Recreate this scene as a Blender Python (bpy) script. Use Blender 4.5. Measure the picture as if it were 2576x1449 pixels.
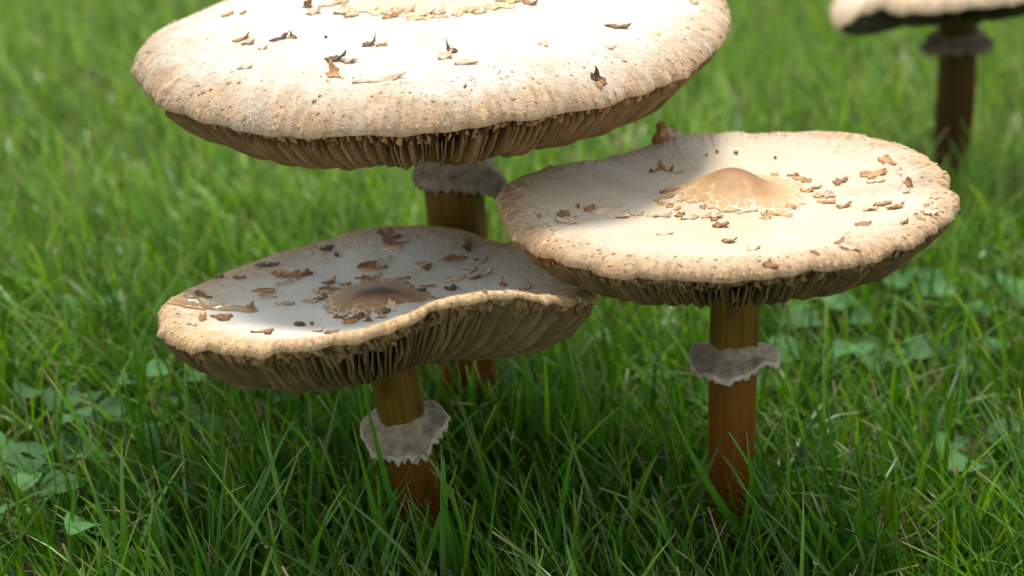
import bpy, math
import numpy as np
from mathutils import Vector

for o in list(bpy.data.objects): bpy.data.objects.remove(o)
scn = bpy.context.scene
COL = scn.collection
R = math.radians

# ------------------------------------------------------------------ camera
PITCH, CAMH, LENS = 22.0, 0.385, 60.0
cam = bpy.data.cameras.new('camera'); cam.lens = LENS; cam.sensor_width = 36
cam.clip_start = 0.01; cam.clip_end = 2000
cam.dof.use_dof = True; cam.dof.focus_distance = 0.645; cam.dof.aperture_fstop = 8.0
co = bpy.data.objects.new('camera', cam); COL.objects.link(co)
co.location = (0, 0, CAMH); co.rotation_euler = (R(90 - PITCH), 0, 0)
scn.camera = co
# ------------------------------------------------------------------ light
SUN_EL, SUN_AZ = 70.0, 12.0        # azimuth: degrees from +Y towards +X
w = bpy.data.worlds.new('World'); scn.world = w; w.use_nodes = True
nt = w.node_tree; bg = nt.nodes['Background']
sky = nt.nodes.new('ShaderNodeTexSky'); sky.sky_type = 'NISHITA'; sky.sun_disc = False
sky.sun_elevation = R(SUN_EL); sky.sun_rotation = R(SUN_AZ)
sky.dust_density = 1.0; sky.air_density = 1.6; sky.ozone_density = 0.0
hz = nt.nodes.new('ShaderNodeHueSaturation'); hz.inputs['Saturation'].default_value = .35      # thin milky cloud over the whole sky
nt.links.new(sky.outputs[0], hz.inputs['Color']); nt.links.new(hz.outputs[0], bg.inputs[0]); bg.inputs[1].default_value = 0.13
sl = bpy.data.lights.new('sun', 'SUN'); sl.energy = 2.5; sl.angle = R(16.0); sl.color = (1, .955, .88)
so = bpy.data.objects.new('sun', sl); COL.objects.link(so)
sd = Vector((math.sin(R(SUN_AZ)) * math.cos(R(SUN_EL)), math.cos(R(SUN_AZ)) * math.cos(R(SUN_EL)), math.sin(R(SUN_EL))))
so.rotation_euler = sd.to_track_quat('Z', 'Y').to_euler(); so.location = (0, 1, 3)
vs = scn.view_settings; vs.view_transform = 'Standard'; vs.look = 'None'; vs.gamma = 1; vs.exposure = 0.95
vs.use_curve_mapping = False

# ------------------------------------------------------------------ helpers
# photo pixel (on a 2576 px wide view) -> direction; distance always comes from what the thing touches
FPX = 2576 * LENS / 36
_p = R(PITCH)
_f = np.array([0, math.cos(_p), -math.sin(_p)]); _u = np.array([0, math.sin(_p), math.cos(_p)]); _r = np.array([1., 0, 0])
EYE = np.array([0, 0, CAMH])
def ray(x, y): return _f + _r * (x - 1288) / FPX - _u * (y - 724.5) / FPX
def on_ground(x, y, z=0.0):
    d = ray(x, y); return EYE + d * ((z - CAMH) / d[2])
def on_depth(x, y, Y):
    d = ray(x, y); return EYE + d * (Y / d[1])

def mesh_np(name, verts, faces, attrs=None, smooth=True, uv=None):
    """verts Nx3, faces list/array of quads or tris; attrs: name -> per-vertex float or colour"""
    me = bpy.data.meshes.new(name)
    verts = np.asarray(verts, dtype=np.float32)
    if isinstance(faces, np.ndarray):
        n, k = faces.shape
        me.vertices.add(len(verts)); me.vertices.foreach_set('co', verts.ravel())
        me.loops.add(n * k); me.loops.foreach_set('vertex_index', faces.astype(np.int32).ravel())
        me.polygons.add(n); me.polygons.foreach_set('loop_start', np.arange(0, n * k, k, dtype=np.int32))
        me.update(calc_edges=True)
    else:
        me.from_pydata([tuple(map(float, v)) for v in verts], [], [tuple(map(int, f)) for f in faces])
    for an, av in (attrs or {}).items():
        av = np.asarray(av, dtype=np.float32)
        if av.ndim == 1:
            a = me.attributes.new(an, 'FLOAT', 'POINT'); a.data.foreach_set('value', av)
        else:
            if av.shape[1] == 3: av = np.concatenate([av, np.ones((len(av), 1), np.float32)], 1)
            a = me.attributes.new(an, 'FLOAT_COLOR', 'POINT'); a.data.foreach_set('color', av.ravel())
    if uv is not None:
        l = me.uv_layers.new(name='UVMap')
        idx = np.empty(len(me.loops), np.int32); me.loops.foreach_get('vertex_index', idx)
        l.data.foreach_set('uv', np.asarray(uv, np.float32)[idx].ravel())
    if smooth: me.polygons.foreach_set('use_smooth', [True] * len(me.polygons))
    me.validate(); me.update()
    return me

def link(name, me, mat, parent=None, loc=None):
    o = bpy.data.objects.new(name, me); COL.objects.link(o)
    if me is not None and mat is not None and not me.materials: me.materials.append(mat)
    if loc is not None: o.location = loc
    if parent is not None:
        o.parent = parent
    return o
def tag(o, label=None, cat=None, group=None, kind=None):
    if label: o['label'] = label
    if cat: o['category'] = cat
    if group: o['group'] = group
    if kind: o['kind'] = kind
    return o

def grid_faces(nu, nv, wrap=False):
    """grid indexed [u][v]; wrap joins last u with first"""
    U = nu if wrap else nu - 1
    i, j = np.meshgrid(np.arange(U), np.arange(nv - 1), indexing='ij')
    a = i * nv + j; b = ((i + 1) % nu) * nv + j
    return np.stack([a, b, b + 1, a + 1], -1).reshape(-1, 4)

def fnoise(rng, n, octaves, wrap=True):
    """smooth periodic 1D noise with n samples; octaves: list of (freq, amp)"""
    t = np.linspace(0, 2 * np.pi, n, endpoint=False); y = np.zeros(n)
    for f, a in octaves: y += a * np.sin(f * t + rng.uniform(0, 6.28))
    return y

# ------------------------------------------------------------------ materials
def newmat(name):
    m = bpy.data.materials.new(name); m.use_nodes = True
    t = m.node_tree; b = t.nodes['Principled BSDF']
    return m, t, b
class NB:
    """tiny node builder"""
    def __init__(s, t): s.t = t
    def n(s, typ, **kw):
        nd = s.t.nodes.new(typ)
        for k, v in kw.items():
            if k.startswith('i_'):
                key = k[2:]; key = int(key) if key.isdigit() else key.replace('_', ' ')
                inp = nd.inputs[key]
                if hasattr(v, 'is_output') or isinstance(v, bpy.types.NodeSocket): s.t.links.new(v, inp)
                else: inp.default_value = v
            else: setattr(nd, k, v)
        return nd
    def attr(s, name): return s.n('ShaderNodeAttribute', attribute_name=name)
    def math(s, op, a, b=0.0, clamp=False):
        nd = s.n('ShaderNodeMath', operation=op, use_clamp=clamp)
        for i, v in enumerate((a, b)):
            if isinstance(v, bpy.types.NodeSocket): s.t.links.new(v, nd.inputs[i])
            else: nd.inputs[i].default_value = v
        return nd.outputs[0]
    def noise(s, vec, scale, detail=4, rough=.55):
        nd = s.n('ShaderNodeTexNoise'); nd.inputs['Scale'].default_value = scale
        nd.inputs['Detail'].default_value = detail; nd.inputs['Roughness'].default_value = rough
        if vec is not None: s.t.links.new(vec, nd.inputs['Vector'])
        return nd.outputs['Fac']
    def ramp(s, fac, lo, hi):
        nd = s.n('ShaderNodeMapRange', interpolation_type='SMOOTHSTEP'); s.t.links.new(fac, nd.inputs[0])
        nd.inputs[1].default_value = lo; nd.inputs[2].default_value = hi
        return nd.outputs[0]
    def mix(s, fac, a, b):
        nd = s.n('ShaderNodeMix', data_type='RGBA')
        for i, v in ((0, fac), (6, a), (7, b)):
            if isinstance(v, bpy.types.NodeSocket): s.t.links.new(v, nd.inputs[i])
            else: nd.inputs[i].default_value = v if i == 0 else (*v, 1)
        return nd.outputs[2]
    def scaled(s, vec, sc):
        nd = s.n('ShaderNodeMapping'); s.t.links.new(vec, nd.inputs[0]); nd.inputs['Scale'].default_value = sc
        return nd.outputs[0]

def cap_material(name, flesh, rim, rim_lo, blotch):
    m, t, b = newmat(name); N = NB(t)
    tc = N.n('ShaderNodeTexCoord'); obj = tc.outputs['Object']; uv = tc.outputs['UV']
    s = N.attr('radial').outputs['Fac']
    fib = N.noise(N.scaled(uv, (260, 9, 1)), 1.0, 3)           # radial fibrils
    fib2 = N.noise(N.scaled(uv, (90, 14, 1)), 1.0, 4)
    big = N.noise(obj, 38, 4); mid = N.noise(obj, 190, 4, .6); fine = N.noise(obj, 900, 3, .6)
    # ageing brown towards the margin, broken up by fibrils
    k = N.math('ADD', s, N.math('MULTIPLY', N.math('SUBTRACT', big, .5), .20))
    k = N.math('ADD', k, N.math('MULTIPLY', N.math('SUBTRACT', fib2, .5), .30))
    rimf = N.ramp(k, rim_lo, 1.04)
    c = N.mix(N.ramp(big, .35, .75), flesh, tuple(f * g for f, g in zip(flesh, (.96, .90, .80))))
    c = N.mix(N.math('MULTIPLY', N.ramp(mid, .56, .72), blotch), c, (.62, .44, .26))
    rimc = N.mix(N.ramp(fib, .35, .65), rim, tuple(min(1, x * 1.75) for x in rim))
    c = N.mix(N.math('MULTIPLY', rimf, .85), c, rimc)
    spk = N.math('MULTIPLY', N.ramp(N.noise(obj, 620, 2, .5), .54, .68), N.math('MULTIPLY', N.ramp(s, .5, .95), .55))
    c = N.mix(spk, c, tuple(x * .8 for x in rim))
    # small brown flecks that thicken towards the margin
    vo = N.n('ShaderNodeTexVoronoi', feature='F1'); t.links.new(N.scaled(uv, (120, 17, 1)), vo.inputs['Vector']); vo.inputs['Scale'].default_value = 1.0
    fl = N.math('MULTIPLY', N.ramp(N.math('SUBTRACT', .30, vo.outputs['Distance']), 0.0, .10), N.ramp(s, .72, .96))
    c = N.mix(N.math('MULTIPLY', fl, N.math('MULTIPLY', N.ramp(big, .42, .58), .7)), c, (.60, .42, .24))
    t.links.new(c, b.inputs['Base Color'])
    b.inputs['Roughness'].default_value = .72; b.inputs['Specular IOR Level'].default_value = .25
    b.inputs['Subsurface Weight'].default_value = .12; b.inputs['Subsurface Radius'].default_value = (1, .6, .35); b.inputs['Subsurface Scale'].default_value = .003
    hgt = N.math('ADD', N.math('MULTIPLY', fine, .5), N.math('MULTIPLY', mid, .5))
    hgt = N.math('ADD', hgt, N.math('MULTIPLY', fib, N.math('MULTIPLY', N.ramp(s, .6, .95), 1.0)))
    bp = N.n('ShaderNodeBump'); bp.inputs['Strength'].default_value = .9; bp.inputs['Distance'].default_value = .0014
    t.links.new(hgt, bp.inputs['Height']); t.links.new(bp.outputs[0], b.inputs['Normal'])
    return m

def simple_mat(name, c1, c2, scale=200, rough=.7, bump=.3, bdist=.0006, stretch=None, sss=0.0, trans=0.0, rnd=0.0, spec=.3):
    m, t, b = newmat(name); N = NB(t)
    tc = N.n('ShaderNodeTexCoord'); v = tc.outputs['Object']
    if stretch: v = N.scaled(tc.outputs['UV'], stretch); scale = 1
    f = N.noise(v, scale, 5, .6)
    c = N.mix(N.ramp(f, .32, .68), c1, c2)
    if rnd:
        oi = N.n('ShaderNodeObjectInfo')
        hs = N.n('ShaderNodeHueSaturation'); t.links.new(c, hs.inputs['Color'])
        t.links.new(N.math('ADD', N.math('MULTIPLY', oi.outputs['Random'], 2 * rnd), 1 - rnd), hs.inputs['Value'])
        c = hs.outputs[0]
    t.links.new(c, b.inputs['Base Color']); b.inputs['Roughness'].default_value = rough
    b.inputs['Specular IOR Level'].default_value = spec
    if sss:
        b.inputs['Subsurface Weight'].default_value = sss; b.inputs['Subsurface Scale'].default_value = .003
    bp = N.n('ShaderNodeBump'); bp.inputs['Strength'].default_value = bump; bp.inputs['Distance'].default_value = bdist
    t.links.new(f, bp.inputs['Height']); t.links.new(bp.outputs[0], b.inputs['Normal'])
    if trans:
        tr = N.n('ShaderNodeBsdfTranslucent'); t.links.new(c, tr.inputs[0])
        mx = N.n('ShaderNodeMixShader'); mx.inputs[0].default_value = trans
        t.links.new(b.outputs[0], mx.inputs[1]); t.links.new(tr.outputs[0], mx.inputs[2])
        t.links.new(mx.outputs[0], t.nodes['Material Output'].inputs[0])
    return m

def grass_material(name, trans=.30, rough=.36, spec=.42):
    m, t, b = newmat(name); N = NB(t)
    c = N.attr('tint').outputs['Color']
    t.links.new(c, b.inputs['Base Color']); b.inputs['Roughness'].default_value = rough
    b.inputs['Specular IOR Level'].default_value = spec
    hs = N.n('ShaderNodeHueSaturation'); t.links.new(c, hs.inputs['Color']); hs.inputs['Value'].default_value = 1.35; hs.inputs['Saturation'].default_value = 1.05; hs.inputs['Hue'].default_value = .49
    tr = N.n('ShaderNodeBsdfTranslucent'); t.links.new(hs.outputs[0], tr.inputs[0])
    mx = N.n('ShaderNodeMixShader'); mx.inputs[0].default_value = trans
    t.links.new(b.outputs[0], mx.inputs[1]); t.links.new(tr.outputs[0], mx.inputs[2])
    t.links.new(mx.outputs[0], t.nodes['Material Output'].inputs[0])
    return m

M = {}
M['capA'] = cap_material('cap_skin_large', (.58, .535, .45), (.25, .15, .068), .74, .35)
M['capC'] = cap_material('cap_skin_umbo', (.54, .46, .34), (.26, .155, .07), .74, .35)
M['capB'] = cap_material('cap_skin_bowl', (.60, .585, .505), (.30, .175, .06), .56, .35)
M['capD'] = cap_material('cap_skin_far', (.78, .72, .62), (.42, .29, .16), .7, .3)
M['flesh'] = simple_mat('cap_underflesh', (.30, .25, .16), (.22, .19, .12), 120)
M['gill'] = simple_mat('gill_tissue', (.36, .235, .105), (.23, .165, .08), 160, .75, .4, trans=.30, rnd=.25)
M['gill_dark'] = simple_mat('shaded_gill_tissue', (.12, .10, .06), (.07, .065, .045), 160, .75, .4, trans=.1, rnd=.25)  # shade under the far cap put into a darker gill colour
M['frill'] = simple_mat('gill_frill', (.52, .34, .16), (.33, .20, .085), 260, .75, .4, trans=.25, rnd=.2)
M['scale'] = simple_mat('scale_tissue', (.40, .22, .10), (.20, .10, .045), 420, .8, .6, rnd=.35)
M['scale_pale'] = simple_mat('scale_tissue_pale', (.60, .47, .33), (.42, .29, .18), 420, .8, .6, rnd=.2)
M['scale_dark'] = simple_mat('scale_tissue_dark', (.20, .11, .06), (.09, .06, .04), 420, .75, .6, rnd=.3)
M['wart'] = simple_mat('wart_tissue', (.50, .34, .18), (.34, .21, .10), 300, .8, .5)
M['ring'] = simple_mat('ring_tissue', (.30, .25, .175), (.17, .135, .09), 260, .85, .6, .001)
M['ring_mid'] = simple_mat('ring_tissue_brown', (.30, .24, .16), (.18, .14, .09), 260, .85, .6, .001)
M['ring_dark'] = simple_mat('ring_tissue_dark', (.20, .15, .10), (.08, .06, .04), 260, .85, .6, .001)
M['ring_margin'] = simple_mat('ring_margin_tissue', (.44, .395, .31), (.30, .26, .19), 300, .85, .5)
def umbo_material(name, inner, outer, dark, crack=(.56, .46, .33)):
    m, t, b = newmat(name); N = NB(t)
    tc = N.n('ShaderNodeTexCoord'); s = N.attr('radial').outputs['Fac']
    n1 = N.noise(tc.outputs['Object'], 160, 5, .6); n2 = N.noise(tc.outputs['UV'], 1, 1)
    fib = N.noise(N.scaled(tc.outputs['UV'], (40, 4, 1)), 1.0, 4)
    k = N.math('ADD', s, N.math('MULTIPLY', N.math('SUBTRACT', n1, .5), .5))
    c = N.mix(N.ramp(k, .15, .85), inner, outer)
    c = N.mix(N.math('MULTIPLY', N.ramp(fib, .5, .75), .35), c, tuple(x * .6 for x in outer))
    vo = N.n('ShaderNodeTexVoronoi', feature='DISTANCE_TO_EDGE'); vo.inputs['Scale'].default_value = 250.0; t.links.new(tc.outputs['Object'], vo.inputs['Vector'])
    crk = N.math('MULTIPLY', N.math('SUBTRACT', 1.0, N.ramp(vo.outputs['Distance'], .02, .10)), N.ramp(N.math('ADD', s, N.math('MULTIPLY', N.math('SUBTRACT', n1, .5), .6)), .62, .95))
    c = N.mix(crk, c, crack)
    if dark: c = N.mix(N.math('SUBTRACT', 1.0, N.ramp(k, .14, .58)), c, dark)
    t.links.new(c, b.inputs['Base Color']); b.inputs['Roughness'].default_value = .6; b.inputs['Specular IOR Level'].default_value = .3
    bp = N.n('ShaderNodeBump'); bp.inputs['Strength'].default_value = .4; bp.inputs['Distance'].default_value = .0006
    t.links.new(n1, bp.inputs['Height']); t.links.new(bp.outputs[0], b.inputs['Normal'])
    return m
M['plateC'] = simple_mat('cracked_skin_brown', (.52, .31, .13), (.40, .21, .08), 300, .7, .4, rnd=.2)
M['plateA'] = simple_mat('cracked_skin_tan', (.66, .48, .28), (.52, .34, .17), 300, .7, .4, rnd=.2)
M['umboA'] = umbo_material('umbo_skin_tan', (.60, .42, .22), (.68, .48, .26), None)
M['umboC'] = umbo_material('umbo_skin_brown', (.20, .08, .022), (.46, .28, .12), None)
M['umboB'] = umbo_material('umbo_skin_dark', (.20, .10, .045), (.33, .20, .095), (.03, .024, .02))
def stem_material(name, up, low):
    m, t, b = newmat(name); N = NB(t)
    tc = N.n('ShaderNodeTexCoord'); h = N.attr('along').outputs['Fac']
    st = N.noise(N.scaled(tc.outputs['UV'], (26, 1.6, 1)), 1.0, 5, .65)
    bl = N.noise(N.scaled(tc.outputs['UV'], (5, 4, 1)), 1.0, 4, .6)
    c = N.mix(N.ramp(N.math('ADD', h, N.math('MULTIPLY', N.math('SUBTRACT', bl, .5), .35)), .35, .75), low, up)
    c = N.mix(N.math('MULTIPLY', N.ramp(st, .48, .70), .75), c, tuple(x * .42 for x in low))
    c = N.mix(N.math('MULTIPLY', N.ramp(bl, .50, .70), .8), c, (.045, .022, .007))
    t.links.new(c, b.inputs['Base Color']); b.inputs['Roughness'].default_value = .5; b.inputs['Specular IOR Level'].default_value = .14
    bp = N.n('ShaderNodeBump'); bp.inputs['Strength'].default_value = .5; bp.inputs['Distance'].default_value = .0008
    t.links.new(st, bp.inputs['Height']); t.links.new(bp.outputs[0], b.inputs['Normal'])
    return m
M['stem'] = stem_material('stem_skin', (.13, .082, .010), (.155, .052, .005))
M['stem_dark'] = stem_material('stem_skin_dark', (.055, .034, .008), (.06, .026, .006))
M['grass'] = grass_material('grass_blade_skin')
M['leaf'] = simple_mat('weed_leaf_skin', (.045, .13, .035), (.075, .18, .05), 260, .55, .3, trans=.2, rnd=.3, spec=.15)
M['stalk'] = simple_mat('weed_stalk_skin', (.14, .20, .05), (.20, .24, .08), 200, .5)
M['dead_leaf'] = simple_mat('dead_leaf_skin', (.35, .12, .03), (.22, .08, .03), 200, .6)
m, t, b = newmat('clear_water'); b.inputs['Base Color'].default_value = (.42, .24, .09, 1); b.inputs['Roughness'].default_value = .04
b.inputs['IOR'].default_value = 1.40; b.inputs['Coat Weight'].default_value = 1; b.inputs['Coat Roughness'].default_value = .02; b.inputs['Alpha'].default_value = .55; M['water'] = m
m, t, b = newmat('soil'); N = NB(t); tc = N.n('ShaderNodeTexCoord')
n1 = N.noise(tc.outputs['Object'], 14, 6, .6); n2 = N.noise(tc.outputs['Object'], 160, 5, .6)
c = N.mix(N.ramp(n2, .3, .7), (.030, .040, .012), (.065, .060, .026)); c = N.mix(N.ramp(n1, .45, .7), c, (.030, .065, .014))
t.links.new(c, b.inputs['Base Color']); b.inputs['Roughness'].default_value = .95
bp = N.n('ShaderNodeBump'); bp.inputs['Strength'].default_value = .8; bp.inputs['Distance'].default_value = .006; t.links.new(n2, bp.inputs['Height']); t.links.new(bp.outputs[0], b.inputs['Normal']); M['soil'] = m

# ------------------------------------------------------------------ the setting: ground
rg = np.random.default_rng(3)
xs = np.concatenate([-np.geomspace(400, 1.2, 26), np.linspace(-1.1, 1.1, 56), np.geomspace(1.2, 400, 26)])
ys = np.concatenate([-np.geomspace(400, .6, 20), np.linspace(-.5, 3, 80), np.geomspace(3.1, 600, 26)])
X, Y = np.meshgrid(xs, ys, indexing='ij')
Z = .004 * np.sin(X * 9 + 1) * np.sin(Y * 7) + .003 * np.sin(X * 23 + Y * 17)
Z = Z * np.clip(1.2 - np.hypot(X, Y) / 60, 0, 1)
g = mesh_np('ground', np.stack([X, Y, Z], -1).reshape(-1, 3), grid_faces(len(xs), len(ys)))
tag(link('ground', g, M['soil']), kind='structure')
def ground_z(x, y): return .004 * np.sin(x * 9 + 1) * np.sin(y * 7) + .003 * np.sin(x * 23 + y * 17)

# ------------------------------------------------------------------ mushrooms
class Cap:
    """cap as a height field over polar coordinates about its centre; margin fitted to the seen outline"""
    def __init__(c, center, pix, Rn, normal, zc, e, s0, g, dome=0, umbo=0, umbo_w=.17, seed=1, smooth=5, wz=.18, back=1.0, rim_noise=.0006):
        c.c = np.array(center, float); c.zc = zc; c.e = e; c.s0 = s0; c.g = g; c.dome = dome; c.umbo = umbo; c.uw = umbo_w
        n = np.array(normal, float); rng = np.random.default_rng(seed); c.rng = rng; c.seed = seed
        pts = []
        for (px, py) in pix:
            d = ray(px, py); t0 = np.linalg.norm(c.c - EYE); Rm = Rn[0] if isinstance(Rn, tuple) else Rn; ts = np.linspace(t0 - 1.6 * Rm, t0 + 1.6 * Rm, 1600)
            q = EYE + ts[:, None] * d
            rr = np.hypot(q[:, 0] - c.c[0], q[:, 1] - c.c[1])
            zp = c.c[2] - (n[0] * (q[:, 0] - c.c[0]) + n[1] * (q[:, 1] - c.c[1])) / n[2]
            Rp = Rn[0] + (Rn[1] - Rn[0]) * (px - min(p[0] for p in pix)) / (max(p[0] for p in pix) - min(p[0] for p in pix)) if isinstance(Rn, tuple) else Rn
            pts.append(q[np.argmin((rr - Rp) ** 2 + wz * (q[:, 2] - zp) ** 2)])
        pts = np.array(pts); th = np.arctan2(pts[:, 1] - c.c[1], pts[:, 0] - c.c[0])
        o = np.argsort(th); th = th[o]; pts = pts[o]
        c.n = 720; T = np.linspace(-np.pi, np.pi, c.n, endpoint=False); c.T = T
        rr = np.hypot(pts[:, 0] - c.c[0], pts[:, 1] - c.c[1])
        ri = np.interp(T, th, rr, period=2 * np.pi); zi = np.interp(T, th, pts[:, 2], period=2 * np.pi)
        k = np.exp(-np.linspace(-2.5, 2.5, smooth * 8 + 1) ** 2); k /= k.sum()
        def sm(a): h = len(k) // 2; return np.convolve(np.concatenate([a[-h:], a, a[:h]]), k, 'valid')
        ri = sm(ri); zi = sm(zi) - back * e * np.clip(np.sin(T) + .15, 0, 1)
        c.rs = ri.copy(); c.zs = zi.copy()
        ri = ri + fnoise(rng, c.n, [(19, rim_noise * .8), (33, rim_noise * .6), (57, rim_noise * .5), (91, rim_noise * .4), (140, rim_noise * .3)])
        zi = zi + fnoise(rng, c.n, [(13, rim_noise * .8), (29, rim_noise * .6), (47, rim_noise * .4)])
        c.r = ri; c.z = zi; c.R = float(np.mean(Rn))
        c.zmean = zi.mean()
    def rim(c, th): return np.interp(th, c.T, c.r, period=2 * np.pi), np.interp(th, c.T, c.z, period=2 * np.pi)
    def rad(c, th, s):
        a = np.interp(th, c.T, c.rs, period=2 * np.pi); b = np.interp(th, c.T, c.r, period=2 * np.pi)
        return a + (b - a) * s ** 14
    def ztop(c, s, th):
        z0 = np.interp(th, c.T, c.zs, period=2 * np.pi); z1 = np.interp(th, c.T, c.z, period=2 * np.pi)
        z = z0 + (z1 - z0) * s ** 14
        q = np.clip((s - c.s0) / (1 - c.s0), 0, 1)
        zb = c.zc + (z + c.e - c.zc) * s ** c.g + c.dome * (1 - s * s) * (1 - .0 * s)
        zb = zb + c.umbo * np.exp(-(s / c.uw) ** 2 * .9) + c.umbo * .25 * np.exp(-(s / (c.uw * 2.2)) ** 2)
        return zb - c.e * (1 - np.sqrt(np.clip(1 - q * q, 0, 1)))
    def zxy(c, x, y):
        dx, dy = x - c.c[0], y - c.c[1]; th = np.arctan2(dy, dx); r = np.interp(th, c.T, c.rs, period=2 * np.pi)
        s = np.hypot(dx, dy) / r
        return c.ztop(np.clip(s, 0, 1), th), s, th
    def zsheet(c, s, th):
        r, z = c.rim(th)
        a = np.clip((1 - s) / .12, 0, 1)
        return (z + .0012) * (1 - a) + (c.ztop(s, th) - (.004 + .007 * (1 - s))) * a
    def zgill(c, s, th, D, sm_=.62, w_=.37):
        r, z = c.rim(th); zf = c.gz + (z - c.gz) * s ** 1.25
        h = np.clip(1 - ((s - sm_) / np.where(s > sm_, w_, .95)) ** 2, 0, 1) ** .75
        return zf - D * h
    def pick(c, px, py):
        d = ray(px, py); t0 = np.linalg.norm(c.c - EYE); ts = np.linspace(t0 - 1.5 * c.R, t0 + 1.5 * c.R, 4000)
        q = EYE + ts[:, None] * d; z, s, th = c.zxy(q[:, 0], q[:, 1])
        hit = np.where((q[:, 2] < z) & (s < .995))[0]
        return q[hit[0]] if len(hit) else None

def build_cap(c, mat, parent, D, gills=170, frills=110, stem_r=.01, crumple=1.0, gz=None, gmat=None):
    nt_, ns = 480, 64
    th = np.linspace(0, 2 * np.pi, nt_, endpoint=False) + np.pi / 2
    s = np.concatenate([np.linspace(.004, c.s0, 46), c.s0 + (1 - c.s0) * np.sin(np.linspace(0, np.pi / 2, 19))[1:]])
    ns = len(s)
    TH, S = np.meshgrid(th, s, indexing='ij')
    r = c.rad(TH, S); ZT = c.ztop(S, TH)
    # small real unevenness of the skin
    rng = np.random.default_rng(c.seed + 50)
    X = c.c[0] + r * S * np.cos(TH); Y = c.c[1] + r * S * np.sin(TH)
    for _ in range(10):
        f = rng.uniform(60, 420); an = rng.uniform(0, 6.28)
        ZT = ZT + .00011 * (100 / f) ** .6 * np.sin(f * (X * np.cos(an) + Y * np.sin(an)) + rng.uniform(0, 6.28)) * np.clip((1 - S) * 12, 0, 1)
    top = np.stack([X, Y, ZT], -1)
    # margin lip and underside sheet
    su = np.array([.992, .975, .95, .9, .8, .65, .5, .35, .2, .11])
    THu, SU = np.meshgrid(th, su, indexing='ij'); zu = c.rim(THu)[1]; ru = c.rad(THu, SU)
    ZU = c.zsheet(SU, THu); ZU[:, 0] = zu[:, 0] - .0002
    und = np.stack([c.c[0] + ru * SU * np.cos(THu), c.c[1] + ru * SU * np.sin(THu), ZU], -1)
    V = np.concatenate([top, und], 1); nv = V.shape[1]
    F = grid_faces(nt_, nv, True)
    rad = np.concatenate([S, np.ones_like(SU)], 1).ravel()
    uv = np.stack([np.broadcast_to((np.arange(nt_) / nt_)[:, None], (nt_, nv)), np.concatenate([S, 1 + (1 - SU)], 1)], -1).reshape(-1, 2)
    V = V.reshape(-1, 3); nV = len(V)
    V = np.concatenate([V, [[c.c[0], c.c[1], c.ztop(np.array(.0), np.array(0.))]]])
    me = mesh_np('cap', V, F, {'radial': np.append(rad, 0)}, uv=np.concatenate([uv, [[.5, 0]]]))
    cap = link('cap', me, mat, parent)
    c.gz = c.zmean if gz is None else gz
    # gills: each one a thin lamella hanging from the flesh
    smin = stem_r * 1.25 / c.R
    for k in range(gills + frills):
        fr = k >= gills
        n_ = frills if fr else gills
        t0 = 2 * np.pi * ((k - gills if fr else k) + rng.uniform(-.3, .3)) / n_ - np.pi
        NS, NV = (11, 3) if fr else (11, 4)
        s_in = rng.uniform(.885, .93) if fr else max(smin, rng.choice([smin, smin, .3, .45]))
        ss = np.linspace(s_in, .984 if fr else .972, NS); vv = np.linspace(0, 1, NV)
        SS, VV = np.meshgrid(ss, vv, indexing='ij')
        r_, _z = c.rim(np.full(SS.shape, t0))
        zs = c.zsheet(SS, np.full(SS.shape, t0)); zg = c.zgill(SS, np.full(SS.shape, t0), D * rng.uniform(.93, 1.05))
        if fr: zg = zs + (zg - zs) * np.clip((SS - s_in) / (.97 - s_in) * 2.2 + .3, 0, 1) * rng.uniform(.35, .75) - rng.uniform(.0, .0009)
        zg = np.minimum(zg, zs - .0004)
        zz = zs + (zg - zs) * VV
        # lateral waviness, strongest at the free edge near the margin
        edge = np.clip((SS - .62) / .3, 0, 1) ** 1.5
        am = (.0012 if fr else .0004) * crumple
        lat = am * VV * edge * (np.sin(SS * (rng.uniform(110, 190) if fr else rng.uniform(30, 50)) + rng.uniform(0, 6.28)) + .7 * np.sin(SS * rng.uniform(90, 150) + VV * rng.uniform(2, 6) + rng.uniform(0, 6.28)))
        lat = lat + .0005 * VV * np.sin(SS * rng.uniform(5, 11) + rng.uniform(0, 6.28)) + .0006 * rng.normal() * VV
        ca, sa = math.cos(t0), math.sin(t0)
        x = c.c[0] + r_ * SS * ca - lat * sa; y = c.c[1] + r_ * SS * sa + lat * ca
        zz = zz + VV * edge * .0008 * crumple * np.sin(SS * rng.uniform(90, 160) + rng.uniform(0, 6.28))
        hw = (.00026 if fr else .00032) * (1 - .45 * VV)
        L_ = np.stack([x - hw * -sa, y - hw * ca, zz], -1); R_ = np.stack([x + hw * -sa, y + hw * ca, zz], -1)
        W_ = np.concatenate([L_, R_[:, ::-1]], 1)
        gm = mesh_np('gill', W_.reshape(-1, 3), grid_faces(NS, 2 * NV))
        link('short_gill' if fr else 'gill', gm, M['frill'] if fr else gmat or M['gill'], cap)
    # little warts of torn skin near the margin (too small to pick apart)
    return cap

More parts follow.
